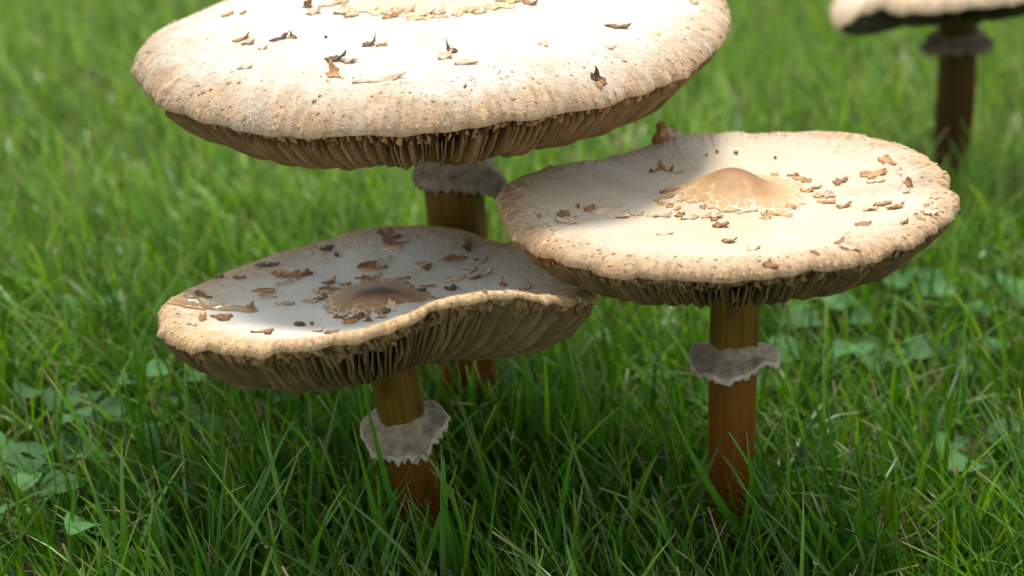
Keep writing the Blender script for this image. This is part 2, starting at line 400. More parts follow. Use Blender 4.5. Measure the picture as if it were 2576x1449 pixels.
def warts(c, cap, n, mat, smin=.66, big=.0011):
    rng = np.random.default_rng(c.seed + 9); Vs = []; Fs = []
    for _ in range(n):
        s = 1 - (1 - smin) * rng.random() ** 1.7; th = rng.uniform(-np.pi, np.pi)
        s = min(s, .992)
        r, z = c.rim(th); x = c.c[0] + r * s * math.cos(th); y = c.c[1] + r * s * math.sin(th); zt = float(c.ztop(np.array(s), np.array(th)))
        ds = .004; z2 = float(c.ztop(np.array(s - ds), np.array(th)))
        rad = np.array([math.cos(th), math.sin(th), 0]) * r * ds + np.array([0, 0, zt - z2]); rad /= np.linalg.norm(rad)
        tan = np.array([-math.sin(th), math.cos(th), 0]); nor = np.cross(rad, tan); nor = nor if nor[2] > 0 or s > .98 else -nor
        q = big * rng.uniform(.35, 1.0) * (1.15 if s > .85 else .7)
        P = np.array([x, y, zt]); k = 6; b0 = len(Vs)
        for i in range(k):
            a = 2 * np.pi * i / k; rr = q * rng.uniform(.7, 1.2)
            Vs.append(P + tan * rr * .75 * math.cos(a) + rad * rr * math.sin(a) - nor * .0002)
        for i in range(k):
            a = 2 * np.pi * i / k; rr = q * rng.uniform(.3, .7)
            Vs.append(P + tan * rr * .75 * math.cos(a) + rad * (rr * math.sin(a) + q * .3) + nor * q * rng.uniform(.15, .45))
        for i in range(k):
            j = (i + 1) % k; Fs.append((b0 + i, b0 + j, b0 + k + j, b0 + k + i))
        Fs.append(tuple(b0 + k + i for i in range(k)))
    o = link('margin_wart', mesh_np('margin_wart', np.array(Vs), Fs, smooth=False), mat, cap)
    o['kind'] = 'stuff'

def scale(c, cap, px, py, wx, wy, ang=0, curl=.0, mat='scale', seed=0, lift=.0002, jag=.35, thick=.00025, pt=None, name='scale'):
    """torn flake of skin lying on the cap: wx, wy size in metres along / across, curl = how high one end stands up"""
    P = c.pick(px, py) if pt is None else pt
    if P is None: return
    rng = np.random.default_rng(seed + 1000 * c.seed); n = 16
    a = np.linspace(0, 2 * np.pi, n, endpoint=False)
    out = 1 + jag * (fnoise(rng, n, [(2, .5), (3, .5), (5, .5)]) + rng.uniform(-.5, .5, n)); out = np.clip(out, .35, 1.6)
    lv = [0.5, .8, 1.0]
    V = [(0., 0.)] + [(l * o_ * math.cos(t_), l * o_ * math.sin(t_)) for l in lv for t_, o_ in zip(a, out)]
    V = np.array(V); u = V[:, 0]; v = V[:, 1]
    ph = rng.uniform(-.6, .6)
    side = u * math.cos(ph) + v * math.sin(ph) * 1.0
    h = curl * np.clip(side + .15, 0, 1.6) ** 2.0 + .25 * curl * np.clip(-side - .35, 0, 1) * rng.uniform(0, 1)
    h = h + .00035 * rng.normal(size=len(V)) * np.hypot(u, v) * (1 if curl > 0 else .3)
    pull = 1 - np.clip(.45 * (h / max(wx, 1e-4)), 0, .6)
    lx = u * wx / 2 * pull; ly = v * wy / 2
    ca, sa = math.cos(ang), math.sin(ang)
    x = P[0] + lx * ca - ly * sa; y = P[1] + lx * sa + ly * ca
    zt, s_, _ = c.zxy(x, y)
    over = np.clip(s_ - .985, 0, 1)
    top = np.stack([x, y, zt + lift + thick + h - over * .05], -1)
    bot = np.stack([x, y, np.minimum(zt + h * .96, zt + lift + h) - .0001 - over * .05], -1)
    N_ = len(V); F = []
    for base, fl in ((0, False), (N_, True)):
        for i in range(n):
            j = (i + 1) % n
            f = [(base, base + 1 + i, base + 1 + j)]
            for k in range(len(lv) - 1):
                f.append((base + 1 + k * n + i, base + 1 + (k + 1) * n + i, base + 1 + (k + 1) * n + j, base + 1 + k * n + j))
            F += [q[::-1] for q in f] if fl else f
    e0 = 1 + (len(lv) - 1) * n
    for i in range(n):
        j = (i + 1) % n; F.append((e0 + j, e0 + i, N_ + e0 + i, N_ + e0 + j))
    return link(name, mesh_np(name, np.concatenate([top, bot]), F, smooth=True), M[mat], cap)

def umbo_plate(c, cap, mat, rad, jag, seed, off=(0, 0), squash=1.0):
    rng = np.random.default_rng(seed); n = 72; L = np.array([.02, .06, .1, .15, .2, .25, .3, .36, .42, .48, .54, .6, .66, .72, .77, .82, .86, .9, .93, .96, .98, 1.0, 1.003])
    a = np.linspace(-np.pi, np.pi, n, endpoint=False)
    out = rad * (1 + jag * (fnoise(rng, n, [(2, .25), (3, .4), (5, .35), (9, .3), (14, .3), (23, .3)]) + rng.uniform(-.25, .25, n)))
    A, Lm = np.meshgrid(a, L, indexing='ij'); r = out[:, None] * Lm
    x = c.c[0] + off[0] + r * np.cos(A); y = c.c[1] + off[1] + r * np.sin(A) * squash
    z, _, _ = c.zxy(x, y); z = z + .00055 - .0003 * Lm ** 2; z[:, -1] -= .0006
    V = np.stack([x, y, z], -1).reshape(-1, 3)
    V = np.concatenate([V, [[c.c[0] + off[0], c.c[1] + off[1], float(c.zxy(np.array(c.c[0] + off[0]), np.array(c.c[1] + off[1]))[0]) + .00045]]])
    F = [tuple(f) for f in grid_faces(n, len(L), True)] + [(n * len(L), i * len(L), ((i + 1) % n) * len(L)) for i in range(n)]
    uv = np.stack([A / 6.2832, Lm], -1).reshape(-1, 2)
    return link('umbo', mesh_np('umbo', V, F, {'radial': np.append(Lm.ravel(), 0)}, uv=np.concatenate([uv, [[.5, 0]]])), mat, cap)

def build_stem(c, parent, base, top, rad, mat, flare=.1, bend=(0, 0), seed=1):
    n, nh = 40, 44; rng = np.random.default_rng(seed)
    t = np.linspace(0, 1, nh); base = np.array(base); top = np.array(top)
    path = base + (top - base) * t[:, None] + np.stack([bend[0] * np.sin(np.pi * t), bend[1] * np.sin(np.pi * t), 0 * t], -1)
    rr = rad * (1 + flare * (1 - t) ** 2 - .05 * np.sin(np.pi * t) + .10 * np.clip(t - .85, 0, 1) / .15)
    a = np.linspace(0, 2 * np.pi, n, endpoint=False)
    wob = 1 + fnoise(rng, n, [(2, .03), (3, .025), (7, .014), (13, .010)])
    A, T = np.meshgrid(a, t, indexing='ij')
    Rr = rr[None, :] * wob[:, None] * (1 + .022 * np.sin(T * 9 + A * 2 + seed) + .014 * np.sin(A * 5 + T * 9) + .016 * np.sin(T * 23 + A + seed) * np.sin(A * 3 + T * 5))
    V = np.stack([path[None, :, 0] + Rr * np.cos(A), path[None, :, 1] + Rr * np.sin(A), path[None, :, 2] + 0 * A], -1)
    nv = nh
    me = mesh_np('stem', V.reshape(-1, 3), grid_faces(n, nv, True), {'along': T.ravel()}, uv=np.stack([A / 6.2832, T], -1).reshape(-1, 2))
    st = link('stem', me, mat, parent)
    return st, (lambda q: np.array([np.interp(q, t, path[:, i]) for i in range(3)])), (lambda q: float(np.interp(q, t, rr)))

def build_ring(parent, P, axis, r0, r1, drop, mat, mmat, seed, tilt=(0, 0), ragged=.0008, offset=(0, 0), up=.0058):
    """membranous ring: collar hugging the stem, flaring skirt with a torn, rolled edge"""
    rng = np.random.default_rng(seed); n = 120; a = np.linspace(0, 2 * np.pi, n, endpoint=False)
    wav = fnoise(rng, n, [(2, .06), (3, .07), (5, .05)])
    rag = ragged * (fnoise(rng, n, [(7, .3), (17, .4), (29, .5), (41, .5)]) + rng.uniform(-.9, .9, n))
    md = r0 + (r1 - r0) * .55
    prof = [(r0 * .97, up, 0), (r0 * 1.04, up * .72, 0), (r0 * 1.07, up * .42, 0), (r0 * 1.16, up * .16, 0), (md, .0004, 0), (r1 * .90, -.15 * drop, .05),
            (r1 * .97, -.5 * drop, .12), (r1, -drop, .35), (r1 * 1.005, -1.7 * drop, .7), (r1 * .995, -2.3 * drop, 1.1), (r1 * .965, -2.2 * drop, .8), (r1 * .90, -1.7 * drop, .1), (md, -.0030, 0), (r0 * .97, -.0055, 0)]
    axis = np.array(axis) / np.linalg.norm(axis); ex = np.cross([0, 1, 0], axis); ex /= np.linalg.norm(ex); ey = np.cross(axis, ex)
    V = np.zeros((n, len(prof), 3))
    for k, (r, h, wgt) in enumerate(prof):
        rel = np.clip((r - r0) / (r1 - r0), 0, 1); rr = r * (1 + wav * rel * .8) + rag * .35 * wgt
        hh = h - rag * wgt * .9 + (tilt[0] * np.cos(a) + tilt[1] * np.sin(a)) * (r - r0 * .95) + rel ** 1.5 * (.0017 * np.sin(2 * a + seed) + .0013 * np.sin(5 * a + 2 * seed) + .0007 * np.sin(9 * a + seed)) - .0016 * rel ** 3
        of = np.clip((r - r0) / (r1 - r0), 0, 1)
        V[:, k] = np.array(P) + ex * (rr * np.cos(a) + offset[0] * of)[:, None] + ey * (rr * np.sin(a) + offset[1] * of)[:, None] + axis * hh[:, None]
    F = grid_faces(n, len(prof), True)
    main = mesh_np('ring', V.reshape(-1, 3), F); main.materials.append(mat); main.materials.append(mmat)
    mi = np.zeros(len(main.polygons), np.int32); per = len(prof) - 1
    col = np.arange(len(main.polygons)) % per
    mi[(col >= 6) & (col <= 10)] = 1; main.polygons.foreach_set('material_index', mi)
    return link('ring', main, None, parent)

def mushroom(label, base, group='mushrooms in the lawn'):
    e = bpy.data.objects.new('mushroom', None); COL.objects.link(e); e.empty_display_size = .02
    tag(e, label, 'mushroom', group)
    return e

# rim outlines (2576 px view)
PA = [(332,170),(345,205),(365,235),(400,262),(450,288),(520,312),(600,330),(700,343),(800,348),(900,346),(1000,341),(1100,332),(1200,322),(1300,308),(1400,288),(1500,270),(1600,246),(1680,215),(1740,180),(1790,140),(1820,105),(1838,65),(1835,30),(1825,0),(1780,-50),(1650,-90),(1400,-120),(1100,-122),(850,-80),(640,0),(550,18),(490,40),(450,65),(400,90),(370,110),(345,140)]
PC = [(1250,500),(1253,530),(1270,575),(1300,610),(1350,640),(1420,668),(1500,690),(1600,703),(1700,709),(1800,710),(1900,706),(2000,694),(2100,678),(2200,660),(2300,620),(2350,585),(2380,540),(2400,490),(2395,460),(2370,420),(2320,380),(2250,350),(2180,325),(2100,315),(2000,315),(1900,318),(1800,317),(1700,320),(1640,345),(1560,375),(1480,393),(1400,405),(1330,430),(1280,462)]
PB = [(395,810),(400,850),(430,870),(480,885),(560,893),(640,897),(700,893),(760,887),(820,878),(880,865),(940,850),(1000,830),(1040,818),(1080,797),(1110,780),(1150,768),(1200,757),(1280,752),(1356,762),(1440,768),(1500,760),(1505,735),(1450,660),(1380,625),(1280,598),(1250,590),(1200,575),(1150,560),(1100,550),(1050,550),(980,555),(920,558),(880,567),(830,582),(780,600),(720,617),(660,635),(600,665),(540,695),(490,720),(450,745),(420,770)]
PD = [(2112,80),(2140,80),(2190,58),(2250,42),(2330,34),(2400,30),(2480,20),(2576,8),(2680,-20),(2740,-60),(2690,-105),(2550,-125),(2400,-125),(2280,-90),(2200,0),(2160,20),(2125,50)]

def depth_pt(x, y, t): return EYE + ray(x, y) * t
cA = Cap(depth_pt(1085, 100, .735), PA, .1245, (-.05, -.05, 1), 0.213, .0074, .88, 1.6, dome=.017, umbo=.003, umbo_w=.2, seed=1, wz=3.0)
cC = Cap(depth_pt(1840, 500, .67), PC, (.0915, .0865), (0, -.03, 1), .163, .0065, .885, 1.7, dome=.0, umbo=.0122, umbo_w=.18, seed=2, wz=.18)
cB = Cap(depth_pt(950, 745, .66), PB, .083, (.0, -.02, 1), .129, .0062, .90, 1.7, dome=.0, umbo=.0058, umbo_w=.16, seed=3, wz=.10, smooth=4, rim_noise=.0007)
cD = Cap(on_depth(2425, -45, 1.11), PD, .082, (-.08, -.05, 1), float(on_depth(2425, -45, 1.11)[2]) + .01, .008, .86, 1.8, dome=.01, umbo=.003, seed=4, wz=.3)

rng = np.random.default_rng(12)
# --- the tall mushroom with the widest cap
mA = mushroom('tallest mushroom with the widest, flat pale cap and a torn ring under its gills', None)
capA = build_cap(cA, M['capA'], mA, .0262, 298, 240, .0135, .7, gz=float(cA.zmean))
warts(cA, capA, 560, M['wart'], .76, .0013)
bA = on_ground(1215, 1130); topA = np.array([cA.c[0] + .002, cA.c[1], cA.zc - .006])
stA, pA, rA = build_stem(cA, mA, (-.0165, .728, -.01), topA, .0134, M['stem'], .12, (.002, 0), 1)
umbo_plate(cA, capA, M['umboA'], .036, .16, 5)
# --- the one with the brown umbo
mC = mushroom('broad cream mushroom cap with a smooth brown central knob and a frayed grey ring', None)
capC = build_cap(cC, M['capC'], mC, .0195, 298, 290, .0098, 1.2, gz=float(cC.zmean) - .002)
warts(cC, capC, 460, M['wart'], .86, .0012)
stC, pC, rC = build_stem(cC, mC, (.0935, .640, -.01), (cC.c[0] + .003, cC.c[1] + .002, cC.zc - .004), .0098, M['stem'], .06, (0, 0), 2)
# --- the bowl-shaped low one
mB = mushroom('lowest mushroom with a tilted bowl-shaped wet cap and a dark centre', None)
capB = build_cap(cB, M['capB'], mB, .0195, 298, 296, .0100, 1.6, gz=float(cB.zc) + .0)
warts(cB, capB, 380, M['wart'], .88, .0009)
stB, pB, rB = build_stem(cB, mB, (-.0322, .637, -.01), (cB.c[0] + .001, cB.c[1], cB.zc - .004), .0098, M['stem'], .0, (0, 0), 3)
# --- the far one
mD = mushroom('dim mushroom standing alone behind the others with a drooping cap edge', None)
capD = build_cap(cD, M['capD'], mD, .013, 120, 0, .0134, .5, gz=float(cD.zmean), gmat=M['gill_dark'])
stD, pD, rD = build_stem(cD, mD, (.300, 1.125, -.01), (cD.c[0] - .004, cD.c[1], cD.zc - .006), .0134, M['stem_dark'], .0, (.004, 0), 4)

def axis_of(p, q): v = p(min(q + .05, 1)) - p(q - .05); return v / np.linalg.norm(v)
def at_px(p, y):      # stem parameter whose axis projects to image row y
    qs = np.linspace(0, 1, 400); best = None
    rows = []
    for q in qs:
        v = p(q) - EYE; rows.append(724.5 - FPX * np.dot(v, _u) / np.dot(v, _f))
    return float(qs[np.argmin(np.abs(np.array(rows) - y))])
q = at_px(pC, 885); build_ring(mC, pC(q), axis_of(pC, q), rC(q), .0183, .0013, M['ring'], M['ring_margin'], 3)
q = at_px(pB, 1063); build_ring(mB, pB(q), axis_of(pB, q), rB(q), .0178, .0016, M['ring'], M['ring_margin'], 8, ragged=.0012, tilt=(.08, .1))
q = at_px(pA, 415); build_ring(mA, pA(q), axis_of(pA, q), rA(q), .0195, .0024, M['ring_mid'], M['ring'], 11, tilt=(-.5, .25), offset=(.004, 0), ragged=.0012, up=.006)
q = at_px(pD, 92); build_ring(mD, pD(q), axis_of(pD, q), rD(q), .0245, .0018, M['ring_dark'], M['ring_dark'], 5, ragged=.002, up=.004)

# --- scales: (px, py, width px, depth m, angle deg, curl mm, material)
def scales(c, cap, lst, seed0, ck=.30):
    for i, (px, py, wpx, dep, ang, curl, mt) in enumerate(lst):
        P = c.pick(px, py)
        if P is None: continue
        t = np.dot(P - EYE, _f); scale(c, cap, px, py, .85 * wpx / FPX * t, dep * .00085, R(ang), curl * .001 * ck, mt, seed0 + i, pt=P)
scales(cA, capA, [
 (610,98,48,5,20,5,'scale'),(628,108,40,5,-20,4,'scale_pale'),(705,100,52,4,10,5,'scale_dark'),(735,97,18,4,60,5,'scale'),(662,122,26,4,10,2,'scale_pale'),
 (618,168,38,6,-5,2,'scale_pale'),(575,38,30,7,0,2,'scale'),(612,34,20,5,0,2,'scale'),(790,32,50,8,20,6,'scale_pale'),(775,18,26,6,80,6,'scale'),
 (845,150,62,4,5,5,'scale_dark'),(880,155,42,3,-5,2,'scale_pale'),(838,186,36,9,40,5,'scale'),(955,202,130,4,3,2,'scale_pale'),(930,112,40,5,10,6,'scale_dark'),(962,113,40,3,0,1.5,'scale'),
 (1125,140,46,8,10,9,'scale_pale'),(1135,130,30,5,150,8,'scale_dark'),(1170,158,80,4,-4,2,'scale_pale'),(1368,112,30,6,10,3,'scale_pale'),(1555,68,60,4,0,2,'scale'),(1535,120,40,4,-10,1.5,'scale_pale'),
 (1505,200,22,6,80,7,'scale_dark'),(1512,212,26,5,-30,3,'scale'),(860,28,50,9,60,5,'scale_pale'),(1010,30,80,7,6,5,'scale_pale'),(1060,38,90,5,4,4,'scale_pale'),(980,44,40,4,10,3,'scale'),
 (1335,10,46,5,-10,4,'scale'),(1190,28,50,6,0,1.5,'scale_pale'),(1240,22,36,6,0,1,'scale_pale'),(1150,34,40,5,10,1,'scale_pale'),(1105,44,44,5,0,1,'scale_pale'),(1745,10,24,4,0,1,'wart'),(1170,218,8,2,0,1,'scale_dark'),(820,95,10,2,40,1,'scale_dark')], 10)
scales(cC, capC, [
 
 (1662,428,34,6,30,7,'scale'),(1682,432,30,5,-20,5,'scale'),(1640,436,12,3,80,6,'scale_dark'),(1700,438,46,4,5,2,'scale_pale'),
 (1852,386,14,3,0,1.5,'scale_dark'),(1804,383,10,3,0,1,'scale'),(1778,392,8,2,0,1,'scale'),(1950,398,8,2,0,1,'scale_dark'),
 (1685,482,40,8,80,1.2,'scale'),(1418,540,30,6,60,6,'scale'),(1430,556,56,8,-8,3,'scale_pale'),(1485,527,36,5,10,5,'scale'),(1540,536,90,14,-6,2.5,'scale_pale'),(1357,545,12,3,0,2,'scale'),(1455,520,10,3,0,2,'scale'),
 (1600,540,44,4,-10,2,'scale_pale'),(1660,545,60,3,-6,2.5,'scale_pale'),(1735,548,50,4,-8,3,'scale_pale'),(1710,543,30,3,0,4,'scale'),(1795,545,54,3,4,2,'scale_pale'),
 (1675,590,44,5,5,3,'scale_pale'),(1812,568,44,5,-10,4,'scale'),(1835,608,40,4,5,3,'scale'),(1895,625,40,7,10,2,'scale_pale'),(1990,522,36,4,0,2.5,'scale'),(1880,530,70,2.5,8,1.2,'scale_pale'),
 (2113,458,44,7,-8,2.5,'scale'),(2083,492,32,5,20,5,'scale_pale'),(2085,512,40,3,0,3,'scale'),(2122,520,44,5,5,4,'scale'),(2195,440,70,7,-6,2.5,'scale'),(2205,456,50,3,-4,4,'scale_pale'),
 (2230,405,40,11,20,1.2,'scale'),(2264,436,20,7,20,1,'scale_pale'),(2285,462,20,5,30,5,'scale'),(2280,485,18,4,30,3,'scale_pale'),(2220,514,50,4,0,2,'scale'),(2192,527,40,3,0,2,'scale_pale'),(2255,522,46,4,0,4,'scale'),
 (2170,565,46,8,10,1.5,'scale'),(2275,560,26,4,-50,5,'scale_pale'),(2112,610,32,7,0,5,'scale'),(2135,622,34,10,60,5,'scale_pale'),(2130,598,36,5,0,5,'scale_pale'),(2050,638,16,4,40,2,'scale'),(1938,668,22,6,80,2,'scale'),
 (2340,535,40,7,10,3,'scale_pale')], 60, .20)
# cracked skin round the brown knob
for i in range(30):
    a = rng.uniform(-2.9, .9); rr = .0275 * rng.uniform(1.0, 1.25)
    x, y = cC.c[0] + .003 + rr * math.cos(a), cC.c[1] + .0065 + rr * math.sin(a)
    scale(cC, capC, 0, 0, rng.uniform(.002, .0048), rng.uniform(.0015, .003), rng.uniform(-.3, .3), .0002, 'plateC', 300 + i, lift=.0001, thick=.0002, pt=np.array([x, y, 0]), name='skin_plate')
for i in range(44):
    a = rng.uniform(-3.1, .2); rr = .037 * rng.uniform(.98, 1.22)
    x, y = cA.c[0] + rr * math.cos(a), cA.c[1] + rr * math.sin(a)
    scale(cA, capA, 0, 0, rng.uniform(.003, .008), rng.uniform(.002, .005), rng.uniform(-.3, .3), .0005, 'plateA', 400 + i, lift=.0002, thick=.0003, pt=np.array([x, y, 0]), name='skin_plate')
umbo_plate(cC, capC, M['umboC'], .0275, .09, 6, off=(.003, .0060))
umbo_plate(cB, capB, M['umboB'], .0215, .09, 7, off=(-.001, .006))
scales(cB, capB, [
 (822,627,40,4,0,2,'scale_dark'),(846,642,14,3,0,1.5,'scale_dark'),(655,668,30,4,0,1.5,'scale_dark'),(685,668,40,4,0,2.5,'scale_dark'),(700,690,40,7,-20,1.5,'scale'),(735,695,60,6,10,2.5,'scale'),(770,690,40,4,20,2.5,'scale'),
 (547,700,34,5,0,3,'scale'),(598,702,40,4,0,1.5,'scale'),(665,733,70,6,3,2.5,'scale'),(670,748,60,7,-10,1,'scale_pale'),(720,712,90,2.5,38,1,'scale_pale'),(720,765,50,4,20,1,'scale_pale'),(632,775,26,7,40,6,'scale'),(512,748,16,8,70,6,'scale_dark'),
 (965,585,36,7,-10,4,'scale'),(975,603,44,6,0,2,'scale'),(995,615,60,5,0,2.5,'scale'),(985,626,50,5,5,2,'scale_pale'),(1000,598,26,4,0,3,'scale_dark'),
 (925,668,50,7,10,5,'scale'),(940,677,80,4,6,1.5,'scale'),(970,655,40,4,20,2.5,'scale_pale'),(830,712,36,4,20,4,'scale'),(1058,668,40,6,-25,5,'scale_pale'),(1075,675,30,5,-20,6,'scale'),
 (1140,652,70,4,20,2,'scale'),(1175,625,30,6,30,4,'scale_dark'),(1172,610,26,5,0,3,'scale'),(1205,658,44,5,0,4,'scale_pale'),(1180,682,50,4,-8,4,'scale_pale'),(1215,690,50,4,10,4,'scale_pale'),(1140,703,60,3,5,2,'scale_pale'),(1195,700,30,4,0,4,'scale'),
 (1135,728,44,6,-20,5,'scale_dark'),(1265,718,20,4,30,5,'scale'),(1320,728,34,4,0,5,'scale_pale'),(1220,735,20,4,0,4,'scale_dark'),(1060,732,30,4,0,1.5,'scale_dark'),(1085,722,26,3,10,1,'scale'),(1030,745,20,3,0,1,'scale'),
 (985,772,30,5,60,5,'scale_pale'),(970,785,24,5,0,3,'scale_dark'),(895,803,40,4,10,4,'scale_dark'),(880,812,44,4,0,2,'scale'),(753,817,30,5,30,4,'scale_dark'),(785,815,10,2,0,2,'scale_dark'),(835,838,44,6,10,4,'scale'),(800,833,30,3,0,2,'scale_pale'),(660,836,60,3,10,2,'scale'),(675,840,26,5,20,4,'scale_dark'),
 (560,800,60,4,5,1.5,'scale'),(510,802,26,4,30,4,'scale'),(485,818,30,3,-20,2,'scale_pale'),(795,735,30,3,70,3,'scale_pale'),(780,760,50,4,0,1,'scale_pale')], 130, .20)
for i in range(22):
    a = rng.uniform(-3.1, 3.1); rr = .0215 * rng.uniform(.98, 1.3)
    x, y = cB.c[0] - .001 + rr * math.cos(a), cB.c[1] + .006 + rr * math.sin(a)
    scale(cB, capB, 0, 0, rng.uniform(.002, .006), rng.uniform(.0015, .003), rng.uniform(-.3, .3), .0004, 'scale', 500 + i, lift=.0001, thick=.0002, pt=np.array([x, y, 0]), name='skin_plate')

# --- crumpled dry flake caught on the back margin of the brown-knobbed cap
def crumple(c, cap, px, py, size, seed, mt):
    rg_ = np.random.default_rng(seed); n, k = 14, 9; a = np.linspace(0, 2 * np.pi, n, endpoint=False); ph = np.linspace(.05, np.pi - .05, k)
    A, Ph = np.meshgrid(a, ph, indexing='ij'); r = 1 + .28 * np.sin(2 * A + 3 * Ph + seed) + .22 * np.sin(5 * A - 2 * Ph) + .2 * rg_.normal(size=A.shape)
    P = c.pick(px, py); V = np.stack([P[0] + size[0] * r * np.sin(Ph) * np.cos(A), P[1] + size[1] * r * np.sin(Ph) * np.sin(A), P[2] + size[2] * .75 + size[2] * r * np.cos(Ph)], -1)
    link('scale', mesh_np('scale', V.reshape(-1, 3), grid_faces(n, k, True), smooth=False), M[mt], cap)
crumple(cC, capC, 1664, 356, (.0034, .003, .0042), 2, 'scale'); crumple(cC, capC, 1684, 350, (.0036, .002, .0026), 5, 'scale_pale')
# --- water lying in the low edge of the bowl-shaped cap
def puddle(c, cx, cy, ax, ay, ang, hgt, seed, label):
    P = c.pick(cx, cy); rng_ = np.random.default_rng(seed); n, L = 40, np.array([0, .3, .55, .75, .9, 1.0]); a = np.linspace(0, 2 * np.pi, n, endpoint=False)
    o_ = 1 + fnoise(rng_, n, [(2, .12), (3, .12), (5, .08), (8, .05)])
    A, Lm = np.meshgrid(a, L[1:], indexing='ij'); u = np.cos(A) * Lm * o_[:, None] * ax; v = np.sin(A) * Lm * o_[:, None] * ay
    ca, sa = math.cos(ang), math.sin(ang); x = P[0] + u * ca - v * sa; y = P[1] + u * sa + v * ca
    z, s_, _ = c.zxy(x, y); zt = z + .0004 + hgt * (1 - Lm ** 2.2) - np.clip(s_ - .985, 0, 1) * .1
    top = np.stack([x, y, zt], -1).reshape(-1, 3); bot = np.stack([x, y, z - .0003], -1).reshape(-1, 3)
    k = len(L) - 1; N0 = n * k; z0 = float(c.zxy(np.array(P[0]), np.array(P[1]))[0])
    V = np.concatenate([top, bot, [[P[0], P[1], z0 + .0004 + hgt]], [[P[0], P[1], z0 - .0003]]])
    F = [tuple(f) for f in grid_faces(n, k, True)] + [tuple(f[::-1] + N0) for f in grid_faces(n, k, True)]
    for i in range(n):
        j = (i + 1) % n; F += [(2 * N0, i * k, j * k), (2 * N0 + 1, N0 + j * k, N0 + i * k), (i * k + k - 1, N0 + i * k + k - 1, N0 + j * k + k - 1, j * k + k - 1)]
    tag(link('water_puddle', mesh_np('water_puddle', V, F), M['water']), label, 'puddle', 'water on the bowl-shaped cap')
puddle(cB, 482, 764, .0075, .0062, .5, .0030, 1, 'shiny puddle at the low outer edge of the bowl-shaped cap')
puddle(cB, 575, 777, .0095, .0032, .1, .0014, 2, 'long thin wet streak running inward from the cap edge puddle')

# ------------------------------------------------------------------ grass
wl = [(390, 1180, 5, .017, 0), (300, 1230, 4, .015, 1), (120, 1250, 4, .016, 1), (150, 1330, 4, .015, 1), (40, 1400, 4, .018, 0), (520, 1060, 4, .014, 1), (230, 1120, 4, .014, 0), (90, 1180, 3, .014, 1), (620, 1110, 3, .013, 0), (340, 1440, 3, .016, 0),
      (2110, 900, 5, .018, 0), (2260, 860, 4, .018, 1), (2380, 830, 4, .016, 1), (2050, 840, 4, .017, 0), (2470, 900, 4, .018, 1), (2200, 960, 4, .017, 0), (2420, 1210, 3, .020, 0), (2530, 780, 4, .018, 1), (2320, 1000, 3, .015, 1), (1990, 1000, 3, .016, 0), (700, 820, 3, .015, 1), (180, 900, 3, .016, 0), (600, 760, 3, .016, 1)]
WP = np.array([on_ground(px, py + 40)[:2] for px, py, *_ in wl])
def thin_near_weeds(x, y, rg):
    d = np.min(np.hypot(x[:, None] - WP[None, :, 0], y[:, None] + .012 - WP[None, :, 1]), 1)
    return rg.random(len(x)) < np.clip((d - .006) / .030, .12, 1)
